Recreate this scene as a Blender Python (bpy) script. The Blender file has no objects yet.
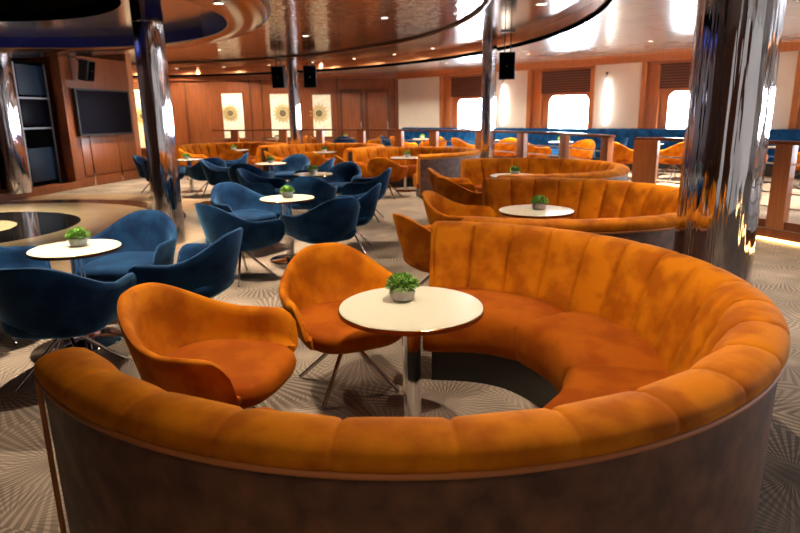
import bpy, bmesh, math, random
from mathutils import Vector, Matrix
random.seed(7)
PI = math.pi
C = bpy.context.scene.collection
sc = bpy.context.scene

# ------------------------------------------------------------------ materials
def new_mat(name):
    m = bpy.data.materials.new(name); m.use_nodes = True
    nt = m.node_tree; b = nt.nodes['Principled BSDF']
    return m, nt, b
def setp(b, **k):
    for n, v in k.items():
        n = n.replace('_', ' ')
        if n in b.inputs: b.inputs[n].default_value = v
def col(c): return (c[0], c[1], c[2], 1.0)
def plain(name, c, rough=.5, metal=0., **k):
    m, nt, b = new_mat(name); setp(b, Base_Color=col(c), Roughness=rough, Metallic=metal, **k); return m
def noisy(name, c1, c2, scale, rough=.5, metal=0., bump=0., detail=4., coords='Object', stretch=(1,1,1), lo=.35, hi=.65, **k):
    m, nt, b = new_mat(name); setp(b, Roughness=rough, Metallic=metal, **k)
    tc = nt.nodes.new('ShaderNodeTexCoord'); mp = nt.nodes.new('ShaderNodeMapping'); mp.inputs['Scale'].default_value = stretch
    nz = nt.nodes.new('ShaderNodeTexNoise'); nz.inputs['Scale'].default_value = scale; nz.inputs['Detail'].default_value = detail
    cr = nt.nodes.new('ShaderNodeValToRGB'); cr.color_ramp.elements[0].position = lo; cr.color_ramp.elements[1].position = hi
    cr.color_ramp.elements[0].color = col(c1); cr.color_ramp.elements[1].color = col(c2)
    L = nt.links.new
    L(tc.outputs[coords], mp.inputs[0]); L(mp.outputs[0], nz.inputs['Vector']); L(nz.outputs[0], cr.inputs[0]); L(cr.outputs[0], b.inputs['Base Color'])
    if bump:
        bp = nt.nodes.new('ShaderNodeBump'); bp.inputs['Strength'].default_value = bump; bp.inputs['Distance'].default_value = .01
        L(nz.outputs[0], bp.inputs['Height']); L(bp.outputs[0], b.inputs['Normal'])
    return m
def emit(name, c, s):
    m, nt, b = new_mat(name); setp(b, Base_Color=col(c), Emission_Color=col(c), Emission_Strength=s); return m
def velvet(name, c1, c2, sheen, sw=.5):
    m = noisy(name, c1, c2, 5.5, rough=.8, bump=.03, detail=10., lo=.40, hi=.57)
    setp(m.node_tree.nodes['Principled BSDF'], Sheen_Weight=sw, Sheen_Roughness=.35, Sheen_Tint=col(sheen), Specular_IOR_Level=.1)
    return m
def wood(name, c1, c2, rough=.3):
    return noisy(name, c1, c2, 3., rough=rough, detail=5., stretch=(9, 9, .7), lo=.3, hi=.7)

M = {}
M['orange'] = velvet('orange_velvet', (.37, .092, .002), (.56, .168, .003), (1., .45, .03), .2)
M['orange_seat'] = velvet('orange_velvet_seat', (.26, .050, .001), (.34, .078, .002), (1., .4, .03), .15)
M['blue'] = velvet('blue_velvet', (.0025, .015, .050), (.006, .032, .088), (.25, .6, 1.), .5)
M['panel'] = noisy('bronze_brown_panel', (.062, .021, .009), (.165, .062, .028), 11., rough=.55, detail=9., bump=.05, lo=.35, hi=.7)
M['piping'] = plain('piping_velvet', (.42, .135, .03), .6)
M['black'] = plain('black_plinth', (.006, .006, .006), .35)
M['cream'] = plain('cream_laminate', (.66, .61, .48), .2)
M['edge'] = plain('bronze_edge', (.22, .10, .045), .2, .9)
M['chrome'] = plain('chrome', (.82, .82, .84), .06, 1.)
M['steel'] = plain('dark_chrome', (.42, .38, .36), .16, 1.)
M['pot'] = noisy('grey_cement_pot', (.48, .48, .48), (.62, .62, .60), 30., rough=.8)
M['leaf'] = noisy('green_leaves', (.07, .20, .015), (.24, .44, .07), 60., rough=.6)
M['soil'] = plain('dark_soil', (.03, .02, .012), .9)
M['wood'] = wood('mahogany', (.155, .043, .015), (.25, .078, .028), .28)
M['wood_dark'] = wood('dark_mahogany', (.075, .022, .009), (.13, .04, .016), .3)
M['wood_orange'] = wood('cherry_wood', (.42, .145, .05), (.52, .20, .075), .3)
M['cream_wall'] = noisy('cream_wall_panel', (.84, .79, .71), (.88, .83, .75), 2., rough=.6)
M['blind'] = plain('brown_blind', (.085, .028, .016), .5)
M['led'] = emit('warm_led_strip', (1., .62, .22), 13.)
M['lamp'] = emit('lamp_lens', (1., .82, .55), 6.)
M['sconce'] = emit('white_glass_lamp', (1., .95, .86), 3.2)
M['plastic'] = plain('black_plastic', (.012, .012, .013), .45)
M['screen'] = plain('dark_screen', (.0025, .002, .005), .3, Specular_IOR_Level=.05)
M['bluepanel'] = plain('dark_blue_panel', (.005, .013, .03), .4, Specular_IOR_Level=.2)
M['frame_metal'] = plain('grey_frame_metal', (.32, .32, .34), .4, .5)
M['bronze_gloss'] = noisy('bronze_gloss_soffit', (.20, .095, .05), (.27, .14, .08), 1.2, rough=.16, metal=.85)
M['fascia'] = noisy('copper_wood_fascia', (.70, .30, .13), (.80, .38, .18), 2., rough=.3, metal=.5)
M['blue_glow_paint'] = plain('painted_blue_led_glow', (.018, .026, .2), .2, .4)  # blue LED glow of the soffit recess, put into the base colour
M['silver'] = noisy('silver_gloss_ceiling', (.55, .53, .54), (.66, .63, .62), 1., rough=.14, metal=.8)
M['void'] = plain('matt_black', (.002, .002, .002), .9, Specular_IOR_Level=0.)
M['white_glow_art'] = noisy('cream_art_panel', (.70, .62, .42), (.86, .80, .64), 12., rough=.5)
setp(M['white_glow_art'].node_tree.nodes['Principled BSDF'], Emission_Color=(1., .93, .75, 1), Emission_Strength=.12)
M['art_gold'] = noisy('gold_relief', (.50, .36, .10), (.68, .55, .24), 20., rough=.4, metal=.4)
M['art_dark'] = plain('olive_relief', (.16, .12, .05), .5)
M['ped'] = plain('white_trim', (.75, .73, .7), .3)
M['marble_tan'] = noisy('tan_marble', (.50, .35, .20), (.57, .41, .25), 2.5, rough=.22, detail=8., coords='Object')
M['marble_cream'] = noisy('cream_marble', (.66, .52, .30), (.72, .58, .36), 2.5, rough=.14, detail=8.)
M['marble_black'] = noisy('black_marble', (.010, .010, .011), (.024, .022, .022), 3., rough=.06, detail=9.)
M['marble_brown'] = noisy('brown_marble', (.035, .018, .012), (.08, .045, .03), 4., rough=.14, detail=9.)

def glass_mat():
    m = bpy.data.materials.new('window_glass'); m.use_nodes = True; nt = m.node_tree; nt.nodes.clear()
    o = nt.nodes.new('ShaderNodeOutputMaterial'); t = nt.nodes.new('ShaderNodeBsdfTransparent'); g = nt.nodes.new('ShaderNodeBsdfGlossy')
    g.inputs['Roughness'].default_value = .02; mx = nt.nodes.new('ShaderNodeMixShader'); mx.inputs[0].default_value = .06
    t.inputs[0].default_value = (.94, .97, 1, 1)
    nt.links.new(t.outputs[0], mx.inputs[1]); nt.links.new(g.outputs[0], mx.inputs[2]); nt.links.new(mx.outputs[0], o.inputs[0]); return m
M['glass'] = glass_mat()

def column_mat():
    m, nt, b = new_mat('polished_steel_column'); setp(b, Base_Color=(.74, .71, .74, 1), Metallic=1., Roughness=.05)
    tc = nt.nodes.new('ShaderNodeTexCoord'); mp = nt.nodes.new('ShaderNodeMapping'); mp.inputs['Scale'].default_value = (1, 1, .045)
    nz = nt.nodes.new('ShaderNodeTexNoise'); nz.inputs['Scale'].default_value = 15.; nz.inputs['Detail'].default_value = 2.5
    bp = nt.nodes.new('ShaderNodeBump'); bp.inputs['Strength'].default_value = .6; bp.inputs['Distance'].default_value = .04
    nt.links.new(tc.outputs['Object'], mp.inputs[0]); nt.links.new(mp.outputs[0], nz.inputs['Vector'])
    nt.links.new(nz.outputs[0], bp.inputs['Height']); nt.links.new(bp.outputs[0], b.inputs['Normal']); return m
M['column'] = column_mat()

def hammered_mat():
    m, nt, b = new_mat('hammered_bronze_ceiling'); setp(b, Base_Color=(.58, .46, .37, 1), Metallic=1., Roughness=.06)
    tc = nt.nodes.new('ShaderNodeTexCoord'); mp = nt.nodes.new('ShaderNodeMapping'); mp.inputs['Scale'].default_value = (1.0, 3.2, 1)
    mp.inputs['Rotation'].default_value = (0, 0, .5)
    nz = nt.nodes.new('ShaderNodeTexNoise'); nz.inputs['Scale'].default_value = 4.2; nz.inputs['Detail'].default_value = 2.
    bp = nt.nodes.new('ShaderNodeBump'); bp.inputs['Strength'].default_value = .27; bp.inputs['Distance'].default_value = .05
    nt.links.new(tc.outputs['Object'], mp.inputs[0]); nt.links.new(mp.outputs[0], nz.inputs['Vector'])
    nt.links.new(nz.outputs[0], bp.inputs['Height']); nt.links.new(bp.outputs[0], b.inputs['Normal']); return m
M['hammered'] = hammered_mat()

def ceiling_mat():
    m, nt, b = new_mat('glossy_metal_ceiling_panels'); setp(b, Metallic=.45, Roughness=.22)
    tc = nt.nodes.new('ShaderNodeTexCoord'); mp = nt.nodes.new('ShaderNodeMapping'); mp.inputs['Rotation'].default_value = (0, 0, PI/4)
    br = nt.nodes.new('ShaderNodeTexBrick'); br.inputs['Scale'].default_value = 1.; br.offset = 0.
    br.inputs['Brick Width'].default_value = 2.4; br.inputs['Row Height'].default_value = .6; br.inputs['Mortar Size'].default_value = .008
    br.inputs['Color1'].default_value = (.72, .68, .65, 1); br.inputs['Color2'].default_value = (.69, .65, .62, 1); br.inputs['Mortar'].default_value = (.2, .17, .15, 1)
    nz = nt.nodes.new('ShaderNodeTexNoise'); nz.inputs['Scale'].default_value = 1.6; nz.inputs['Detail'].default_value = 1.
    bp = nt.nodes.new('ShaderNodeBump'); bp.inputs['Strength'].default_value = .2; bp.inputs['Distance'].default_value = .05
    L = nt.links.new
    L(tc.outputs['Object'], mp.inputs[0]); L(mp.outputs[0], br.inputs['Vector']); L(br.outputs['Color'], b.inputs['Base Color'])
    L(tc.outputs['Object'], nz.inputs['Vector']); L(nz.outputs[0], bp.inputs['Height']); L(bp.outputs[0], b.inputs['Normal']); return m
M['ceiling'] = ceiling_mat()

def carpet_mat():
    m, nt, b = new_mat('sunburst_carpet'); setp(b, Roughness=.95, Specular_IOR_Level=.1)
    L = nt.links.new; N = nt.nodes.new
    tc = N('ShaderNodeTexCoord')
    def burst(scale, off, n, inner, outer):
        mp = N('ShaderNodeMapping'); mp.inputs['Location'].default_value = off
        vo = N('ShaderNodeTexVoronoi'); vo.voronoi_dimensions = '2D'; vo.inputs['Scale'].default_value = scale; vo.inputs['Randomness'].default_value = .75
        L(tc.outputs['Object'], mp.inputs[0]); L(mp.outputs[0], vo.inputs['Vector'])
        sb = N('ShaderNodeVectorMath'); sb.operation = 'SUBTRACT'; L(mp.outputs[0], sb.inputs[0]); L(vo.outputs['Position'], sb.inputs[1])
        sp = N('ShaderNodeSeparateXYZ'); L(sb.outputs[0], sp.inputs[0])
        at = N('ShaderNodeMath'); at.operation = 'ARCTAN2'; L(sp.outputs[1], at.inputs[0]); L(sp.outputs[0], at.inputs[1])
        mu = N('ShaderNodeMath'); mu.operation = 'MULTIPLY'; L(at.outputs[0], mu.inputs[0]); mu.inputs[1].default_value = n
        si = N('ShaderNodeMath'); si.operation = 'SINE'; L(mu.outputs[0], si.inputs[0])
        r1 = N('ShaderNodeMapRange'); r1.inputs[1].default_value = -.1; r1.inputs[2].default_value = .5; L(si.outputs[0], r1.inputs[0])
        r2 = N('ShaderNodeMapRange'); r2.inputs[1].default_value = inner; r2.inputs[2].default_value = outer; L(vo.outputs['Distance'], r2.inputs[0])
        pr = N('ShaderNodeMath'); pr.operation = 'MULTIPLY'; L(r1.outputs[0], pr.inputs[0]); L(r2.outputs[0], pr.inputs[1])
        return pr, vo
    a, va = burst(1.25, (.3, .1, 0), 64, .05, .14)
    c, vc = burst(2.1, (5.2, 3.7, 0), 40, .1, .2)
    nz = N('ShaderNodeTexNoise'); nz.inputs['Scale'].default_value = 1.3; L(tc.outputs['Object'], nz.inputs['Vector'])
    mr = N('ShaderNodeMapRange'); mr.inputs[1].default_value = .4; mr.inputs[2].default_value = .6; L(nz.outputs[0], mr.inputs[0])
    base = N('ShaderNodeMix'); base.data_type = 'RGBA'; L(mr.outputs[0], base.inputs[0])
    base.inputs[6].default_value = (.15, .115, .09, 1); base.inputs[7].default_value = (.32, .25, .195, 1)
    sc7 = N('ShaderNodeMath'); sc7.operation = 'MULTIPLY'; sc7.inputs[1].default_value = .7; L(a.outputs[0], sc7.inputs[0])
    m1 = N('ShaderNodeMix'); m1.data_type = 'RGBA'; L(sc7.outputs[0], m1.inputs[0]); L(base.outputs[2], m1.inputs[6]); m1.inputs[7].default_value = (.37, .29, .225, 1)
    h = N('ShaderNodeMath'); h.operation = 'MULTIPLY'; h.inputs[1].default_value = .45; L(c.outputs[0], h.inputs[0])
    m2 = N('ShaderNodeMix'); m2.data_type = 'RGBA'; L(h.outputs[0], m2.inputs[0]); L(m1.outputs[2], m2.inputs[6]); m2.inputs[7].default_value = (.10, .075, .06, 1)
    L(m2.outputs[2], b.inputs['Base Color'])
    bp = N('ShaderNodeBump'); bp.inputs['Strength'].default_value = .3; bp.inputs['Distance'].default_value = .004
    L(a.outputs[0], bp.inputs['Height']); L(bp.outputs[0], b.inputs['Normal'])
    return m
M['carpet'] = carpet_mat()

# ------------------------------------------------------------------ mesh helpers
def finish(bm, angle=38):
    bmesh.ops.recalc_face_normals(bm, faces=bm.faces)
    lim = math.radians(angle)
    for f in bm.faces: f.smooth = True
    for e in bm.edges:
        if len(e.link_faces) == 2 and e.calc_face_angle(0) > lim: e.smooth = False
def obj(name, bm, mat, parent=None, angle=38, recalc=True):
    if recalc: finish(bm, angle)
    me = bpy.data.meshes.new(name); bm.to_mesh(me); bm.free()
    for m in (mat if isinstance(mat, (list, tuple)) else [mat]): me.materials.append(m)
    o = bpy.data.objects.new(name, me); C.objects.link(o)
    if parent: o.parent = parent
    return o
def empty(name, loc=(0, 0, 0), rz=0.):
    o = bpy.data.objects.new(name, None); C.objects.link(o); o.empty_display_size = .1
    o.location = loc; o.rotation_euler = (0, 0, rz); return o
def tag(o, label, cat, group=None):
    o['label'] = label; o['category'] = cat
    if group: o['group'] = group
    return o
def struct(o): o['kind'] = 'structure'; return o
def dup(root, loc, rz=0., sc_=None):
    def cp(o, par):
        c = o.copy(); C.objects.link(c); c.parent = par
        for ch in list(o.children): cp(ch, c)
        return c
    r = cp(root, None); r.location = loc; r.rotation_euler = (0, 0, rz)
    if sc_: r.scale = sc_
    return r
def box(bm, a, b, mat=None, bev=0., mi=0):
    """axis box from corner a to corner b, through optional matrix"""
    n0 = len(bm.verts); vs = []
    tb = bmesh.new(); bmesh.ops.create_cube(tb, size=1.)
    S = Matrix.Diagonal((b[0]-a[0], b[1]-a[1], b[2]-a[2], 1)); T = Matrix.Translation(((a[0]+b[0])/2, (a[1]+b[1])/2, (a[2]+b[2])/2))
    bmesh.ops.transform(tb, matrix=T @ S, verts=tb.verts)
    if bev: bmesh.ops.bevel(tb, geom=list(tb.edges), offset=bev, segments=2, affect='EDGES', profile=.7)
    if mat is not None: bmesh.ops.transform(tb, matrix=mat, verts=tb.verts)
    merge(bm, tb, mi); return bm
def merge(bm, tb, mi=0):
    mp = {v: bm.verts.new(v.co) for v in tb.verts}
    for f in tb.faces:
        try: nf = bm.faces.new([mp[v] for v in f.verts]); nf.material_index = mi
        except ValueError: pass
    tb.free()
def tube(bm, pts, r, n=10, closed=False, r2=None):
    pts = [Vector(p) for p in pts]; rings = []; k = len(pts); prev = None
    for i, p in enumerate(pts):
        if closed: d = pts[(i+1) % k]-pts[i-1]
        else: d = pts[min(i+1, k-1)]-pts[max(i-1, 0)]
        d.normalize()
        if prev is None:
            u = d.orthogonal().normalized()
        else:
            u = (prev - d*prev.dot(d)).normalized()
        prev = u; w = d.cross(u); rr = r if r2 is None else r+(r2-r)*i/(k-1)
        rings.append([bm.verts.new(p+u*math.cos(2*PI*j/n)*rr+w*math.sin(2*PI*j/n)*rr) for j in range(n)])
    m = k if closed else k-1
    for i in range(m):
        a, b = rings[i], rings[(i+1) % k]
        for j in range(n): bm.faces.new((a[j], a[(j+1) % n], b[(j+1) % n], b[j]))
    if not closed: bm.faces.new(rings[0][::-1]); bm.faces.new(rings[-1])
    return bm
def lathe(bm, prof, n=48, c=(0, 0, 0), cap=True, mi=0):
    rings = [[bm.verts.new((c[0]+r*math.cos(2*PI*j/n), c[1]+r*math.sin(2*PI*j/n), c[2]+z)) for j in range(n)] for r, z in prof]
    for a, b in zip(rings, rings[1:]):
        for j in range(n):
            f = bm.faces.new((a[j], a[(j+1) % n], b[(j+1) % n], b[j])); f.material_index = mi
    if cap:
        bm.faces.new(rings[0][::-1]).material_index = mi; bm.faces.new(rings[-1]).material_index = mi
    return bm
def sweep(bm, secs, close_prof=True, caps=True):
    rings = [[bm.verts.new(p) for p in s] for s in secs]; n = len(rings[0])
    for a, b in zip(rings, rings[1:]):
        for j in range(n if close_prof else n-1):
            bm.faces.new((a[j], a[(j+1) % n], b[(j+1) % n], b[j]))
    if caps: bm.faces.new(rings[0][::-1]); bm.faces.new(rings[-1])
    return bm
def ss(x): x = max(0., min(1., x)); return x*x*(3-2*x)
R = math.radians

# ------------------------------------------------------------------ tub chair
KZ = ((0, .30), (.335, .30), (.345, .62), (.385, .80), (.45, .895), (.53, .945), (.64, .985), (.70, 1.), (2, 1.))
def chair_shell():
    bm = bmesh.new(); a, b, fwd = .385, .36, .335; secs = []; NS = 56; SM = 131.
    for i in range(NS+1):
        s = -SM+2*SM*i/NS; t = abs(s)
        if t <= 90: px, py, = a*math.sin(R(s)), -b*math.cos(R(s))
        else:
            q = (t-90)/(SM-90); px = math.copysign(a*(1+.02*q-.035*q**4), s); py = fwd*q
        h = .635+.095*max(0, math.cos(R(min(t, 84)*90/84)))**1.1+.095*ss((72-t)/60)
        if t > 113: h = .405+(h-.405)*math.sqrt(max(0, 1-((t-113)/(SM-113+.4))**2))
        back = max(0, math.cos(R(min(t, 90))))
        def P(k, z, lean=1.):
            y = py*k+.015*(1-k) - lean*.055*back*max(0, (z-.46)/.36)
            zc = min(z, h)
            for (za, ka), (zb, kb) in zip(KZ, KZ[1:]):
                if za <= zc <= zb: kk = ka+(kb-ka)*(zc-za)/(zb-za)
            if t > 113: k = min(k, kk); y = py*k+.015*(1-k)
            return (px*k, y, min(z, h-(.0 if z >= h-.03 else .02+.05*max(0, .45-z))))
        hh = max(h, .49); mid1 = .46+.35*(hh-.46); mid2 = .46+.72*(hh-.46)
        prof = [P(.30, .335), P(.62, .345), P(.80, .385), P(.895, .45), P(.945, mid1), P(.985, mid2), P(1., h-.022), P(.99, h-.007), P(.955, h), P(.91, h-.005),
                P(.875, h-.026), P(.855, mid2), P(.83, mid1), P(.79, .455), P(.66, .425), P(.30, .40)]
        secs.append([Vector(p) for p in prof])
    # rounded ends
    def endcap(S, d):
        c = sum(S, Vector())/len(S); out = []
        for k, off in ((.80, .004), (.45, .007)):
            out.append([c+(p-c)*1. if False else Vector((c.x+(p.x-c.x)*k, p.y+off, c.z+(p.z-c.z)*(.6+.4*k))) for p in S])
        return out
    e0 = endcap(secs[0], -1); e1 = endcap(secs[-1], 1)
    sweep(bm, e0[::-1]+secs+e1); return bm
def chair_cushion():
    bm = bmesh.new(); rings = []; n = 40
    def plan(k, dz=0):
        out = []
        for j in range(n):
            an = 2*PI*j/n; cx, sy = math.cos(an), math.sin(an)
            e = .62; x = .312*math.copysign(abs(cx)**e, cx)*k; y = math.copysign(abs(sy)**e, sy)
            y = (.375*y if y > 0 else .29*y)*k
            out.append((x, y+.0))
        return out
    for k, z in ((.60, .335), (.86, .345), (.96, .375), (1., .415), (.985, .448), (.93, .468), (.80, .478), (.5, .482), (.2, .483)):
        rings.append([Vector((x, y, z)) for x, y in plan(k)])
    sweep(bm, rings); return bm
def make_chair(name, mat, seatmat):
    t = empty(name)
    obj('shell', chair_shell(), mat, t, 50)
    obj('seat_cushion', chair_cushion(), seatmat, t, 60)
    bm = bmesh.new(); lathe(bm, [(.07, .335), (.07, .322), (.034, .315), (.034, .275), (.028, .27)], 20); obj('swivel_hub', bm, M['steel'], t)
    for k in range(4):
        d = PI/4+k*PI/2; bm = bmesh.new()
        tube(bm, [(.02*math.cos(d), .02*math.sin(d), .305), (.335*math.cos(d), .335*math.sin(d), .012)], .0125, 10); obj('leg', bm, M['steel'], t)
    return t
def face(dx, dy): return math.atan2(dy, dx)-PI/2
orange0 = make_chair('tub_chair', M['orange'], M['orange_seat'])
blue0 = make_chair('tub_chair', M['blue'], M['blue'])
used = {}
def chair(first, x, y, dx, dy, label, group, z=0.):
    if first.name not in used: used[first.name] = 1; o = first; o.location = (x, y, z); o.rotation_euler = (0, 0, face(dx, dy))
    else: o = dup(first, (x, y, z), face(dx, dy))
    return tag(o, label, 'chair', group)
OG, BG = 'orange velvet tub chairs at the booths', 'blue velvet tub chairs on the open floor'
for x, y, dx, dy, lab in [
    (-.915, 2.78, .97, -.22, 'large orange velvet tub chair in front, between the nearest sofa rim and the nearest table'),
    (-.33, 3.48, .42, -.91, 'orange velvet tub chair behind the nearest white table, seat and chrome legs facing forward'),
    (.35, 5.15, .9, .42, 'orange velvet tub chair seen from behind, left of the second booth table'),
    (.65, 6.36, .93, -.36, 'orange velvet tub chair behind the second booth table, its near arm toward us'),
    (.87, 8.15, .85, .5, 'orange velvet tub chair at the third booth, arm low over the second sofa end'),
    (.85, 9.3, 1., -.05, 'orange velvet tub chair half hidden behind another at the mouth of the third booth'),
    (-.24, 12.2, .3, 1., 'orange velvet tub chair with its round back to us at the fourth booth table'),
    (-.92, 12.95, 1., .25, 'orange velvet tub chair sideways at the mouth of the fourth booth, left of another'),
    (-2.0, 14.45, .1, 1., 'orange velvet tub chair with its back to us in front of the fifth booth table'),
    (-2.85, 15.1, .9, .3, 'orange velvet tub chair at the left mouth of the fifth booth, behind blue chairs'),
    (-4.25, 16.05, .0, 1., 'orange velvet tub chair with its back to us at the farthest booth table'),
    (-5.45, 16.65, 1., .25, 'orange velvet tub chair at the left mouth of the farthest booth, near the left column')]:
    chair(orange0, x, y, dx, dy, lab, OG)
for x, y, dx, dy, lab in [
    (-2.14, 3.70, -.05, 1., 'large blue velvet tub chair at the left edge, its rounded back toward us'),
    (-3.10, 4.45, 1., .1, 'blue velvet tub chair cut off at the left edge behind the left table'),
    (-2.28, 5.05, -.1, -1., 'blue velvet tub chair facing us behind the left table with the plant'),
    (-1.58, 4.46, -.97, .15, 'blue velvet tub chair right of the left table, sideways behind the front orange chair'),
    (-1.62, 6.08, .62, .78, 'blue velvet tub chair with splayed legs, left front of the middle blue table'),
    (-.80, 6.42, -.62, .78, 'blue velvet tub chair right front of the middle blue table, behind the orange chair back'),
    (-1.90, 7.45, .75, -.65, 'dark blue velvet tub chair left behind the middle blue table, inside of its back showing'),
    (-.62, 7.38, -1., .12, 'blue velvet tub chair right behind the middle blue table, arm pointing left'),
    (-1.28, 8.75, .0, 1., 'blue velvet tub chair with its broad back right above the middle table plant'),
    (-1.02, 10.55, -.35, -.95, 'dark blue velvet tub chair facing us behind the third blue table'),
    (-.52, 9.55, -1., .12, 'blue velvet tub chair right of the third blue table, side on beside the aisle'),
    (-2.15, 9.75, 1., -.1, 'blue velvet tub chair left of the third blue table, inside of the back showing'),
    (-2.72, 11.25, .1, 1., 'bright blue velvet tub chair with its back to us, front of the fourth blue table'),
    (-2.25, 13.0, -.25, -1., 'dark blue velvet tub chair facing us behind the fourth blue table'),
    (-1.65, 12.0, -1., .15, 'blue velvet tub chair right of the fourth blue table, only its pale upper back showing'),
    (-3.45, 12.1, 1., .1, 'blue velvet tub chair left of the fourth blue table, overlapping the row near the column'),
    (-4.90, 12.8, .1, 1., 'blue velvet tub chair just right of the left column, back toward us'),
    (-4.02, 13.0, -.55, .83, 'blue velvet tub chair with bright chrome legs right front of the farthest blue table'),
    (-3.85, 14.2, -1., -.2, 'pale topped blue velvet tub chair right behind the farthest blue table'),
    (-5.50, 13.85, 1., 0., 'blue velvet tub chair peeking out left of the left column')]:
    chair(blue0, x, y, dx, dy, lab, BG)

# ------------------------------------------------------------------ pedestal tables and plants
def make_table(name, rad):
    t = empty(name)
    bm = bmesh.new(); lathe(bm, [(rad-.012, .700), (rad-.004, .703), (rad-.004, .718), (rad-.008, .722)], 96); top = obj('tabletop', bm, M['cream'], t, 30)
    bm = bmesh.new(); lathe(bm, [(rad-.05, .690), (rad-.003, .694), (rad, .698), (rad, .715), (rad-.003, .717)], 96); obj('edge_band', bm, M['edge'], top, 30)
    bm = bmesh.new(); lathe(bm, [(.046, .012), (.046, .68), (.11, .684), (.11, .692)], 40); obj('pedestal', bm, M['chrome'], t)
    bm = bmesh.new(); lathe(bm, [(.235, 0), (.24, .004), (.235, .012), (.10, .022), (.05, .034)], 64); obj('base', bm, M['chrome'], t)
    return t
def make_plant():
    t = empty('potted_plant')
    bm = bmesh.new(); lathe(bm, [(.036, 0), (.044, .004), (.054, .022), (.058, .042), (.056, .060), (.050, .066), (.046, .062), (.046, .054)], 40); obj('pot', bm, M['pot'], t, 50)
    bm = bmesh.new(); rnd = random.Random(3)
    for i in range(900):
        th = rnd.random()*2*PI; u = rnd.random(); ph = math.acos(1-u*1.15) if u*1.15 < 2 else 0
        d = Vector((math.sin(ph)*math.cos(th), math.sin(ph)*math.sin(th), math.cos(ph)))
        d = (d+Vector((rnd.gauss(0, .18), rnd.gauss(0, .18), rnd.gauss(0, .18)))).normalized()
        base = Vector((0, 0, .066))+Vector((d.x*.048, d.y*.048, d.z*.03))*rnd.uniform(.5, 1.)
        ln = rnd.uniform(.028, .042); w = rnd.uniform(.0026, .0046); side = d.orthogonal().normalized()
        side.rotate(Matrix.Rotation(rnd.random()*6.28, 3, d)); nrm = d.cross(side)
        tip = base+d*ln+Vector((0, 0, -.006*rnd.random())); mid = base+d*ln*.55+nrm*.003
        v = [bm.verts.new(base-side*w*.4), bm.verts.new(base+side*w*.4), bm.verts.new(mid+side*w), bm.verts.new(tip), bm.verts.new(mid-side*w)]
        bm.faces.new((v[0], v[1], v[2], v[4])); bm.faces.new((v[4], v[2], v[3]))
    lathe(bm, [(.044, .056), (.052, .070), (.046, .092), (.025, .108), (.006, .112)], 20)
    obj('foliage', bm, M['leaf'], t, 60, recalc=False); t.scale = (1.12, 1.12, 1.12); return t
otab0 = make_table('pedestal_table', .352); btab0 = make_table('pedestal_table', .31); plant0 = make_plant()
TG, PG = 'white topped pedestal tables', 'small green potted plants on the tables'
n = 0
for x, y, kind, pz, lab, pl in [
    (.05, 2.82, 'o', (-.04, .10), 'largest white round table inside the nearest orange sofa ring', 'green plant in grey round pot on the nearest white table'),
    (1.30, 5.74, 'o', (.03, .02), 'white round table in the second orange booth, just over the near sofa back', 'small green plant on the second booth table, just over the near sofa back'),
    (1.70, 9.05, 'o', (.02, .02), 'white round table in the third orange booth, mostly behind the second sofa back', 'tiny green plant just above the second sofa back, at the third booth'),
    (.16, 13.27, 'o', (.03, .0), 'white round table behind the round back orange chair at the fourth booth', 'tiny plant above the round back orange chair at the fourth booth'),
    (-1.9, 15.75, 'o', (.02, 0), 'white round table in the fifth orange booth along the rear', 'tiny yellow green plant on the fifth booth table in the rear'),
    (-4.55, 17.4, 'o', (-.05, 0), 'white round table in the farthest orange booth, left end of the rear row', 'tiny plant at the farthest orange booth, left end of the rear row'),
    (-2.35, 4.33, 'b', (.0, .05), 'white round table among blue chairs at the left, beside the dance floor', 'green plant in pale pot on the left table beside the dance floor'),
    (-1.27, 6.92, 'b', (-.0, .02), 'white round table ringed by four blue chairs in the middle foreground', 'bright green plant on the middle table ringed by blue chairs'),
    (-1.36, 9.80, 'b', (.0, .0), 'third white table among blue chairs, directly behind the middle one', 'dull grey green plant on the third blue chair table'),
    (-2.53, 12.22, 'b', (-.0, 0), 'fourth white table among blue chairs, left of the third', 'tiny plant on the fourth blue chair table, left of the third'),
    (-4.65, 13.75, 'b', (-.05, 0), 'farthest white table among blue chairs, close to the left column', 'tiny plant on the farthest blue chair table close to the left column')]:
    src = otab0 if kind == 'o' else btab0
    if src.name not in used: used[src.name] = 1; t = src; t.location = (x, y, 0)
    else: t = dup(src, (x, y, 0))
    tag(t, lab, 'table', TG)
    if n == 0: p = plant0; p.location = (x+pz[0], y+pz[1], .722)
    else: p = dup(plant0, (x+pz[0], y+pz[1], .722), n*1.3)
    tag(p, pl, 'plant', PG); n += 1

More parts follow.
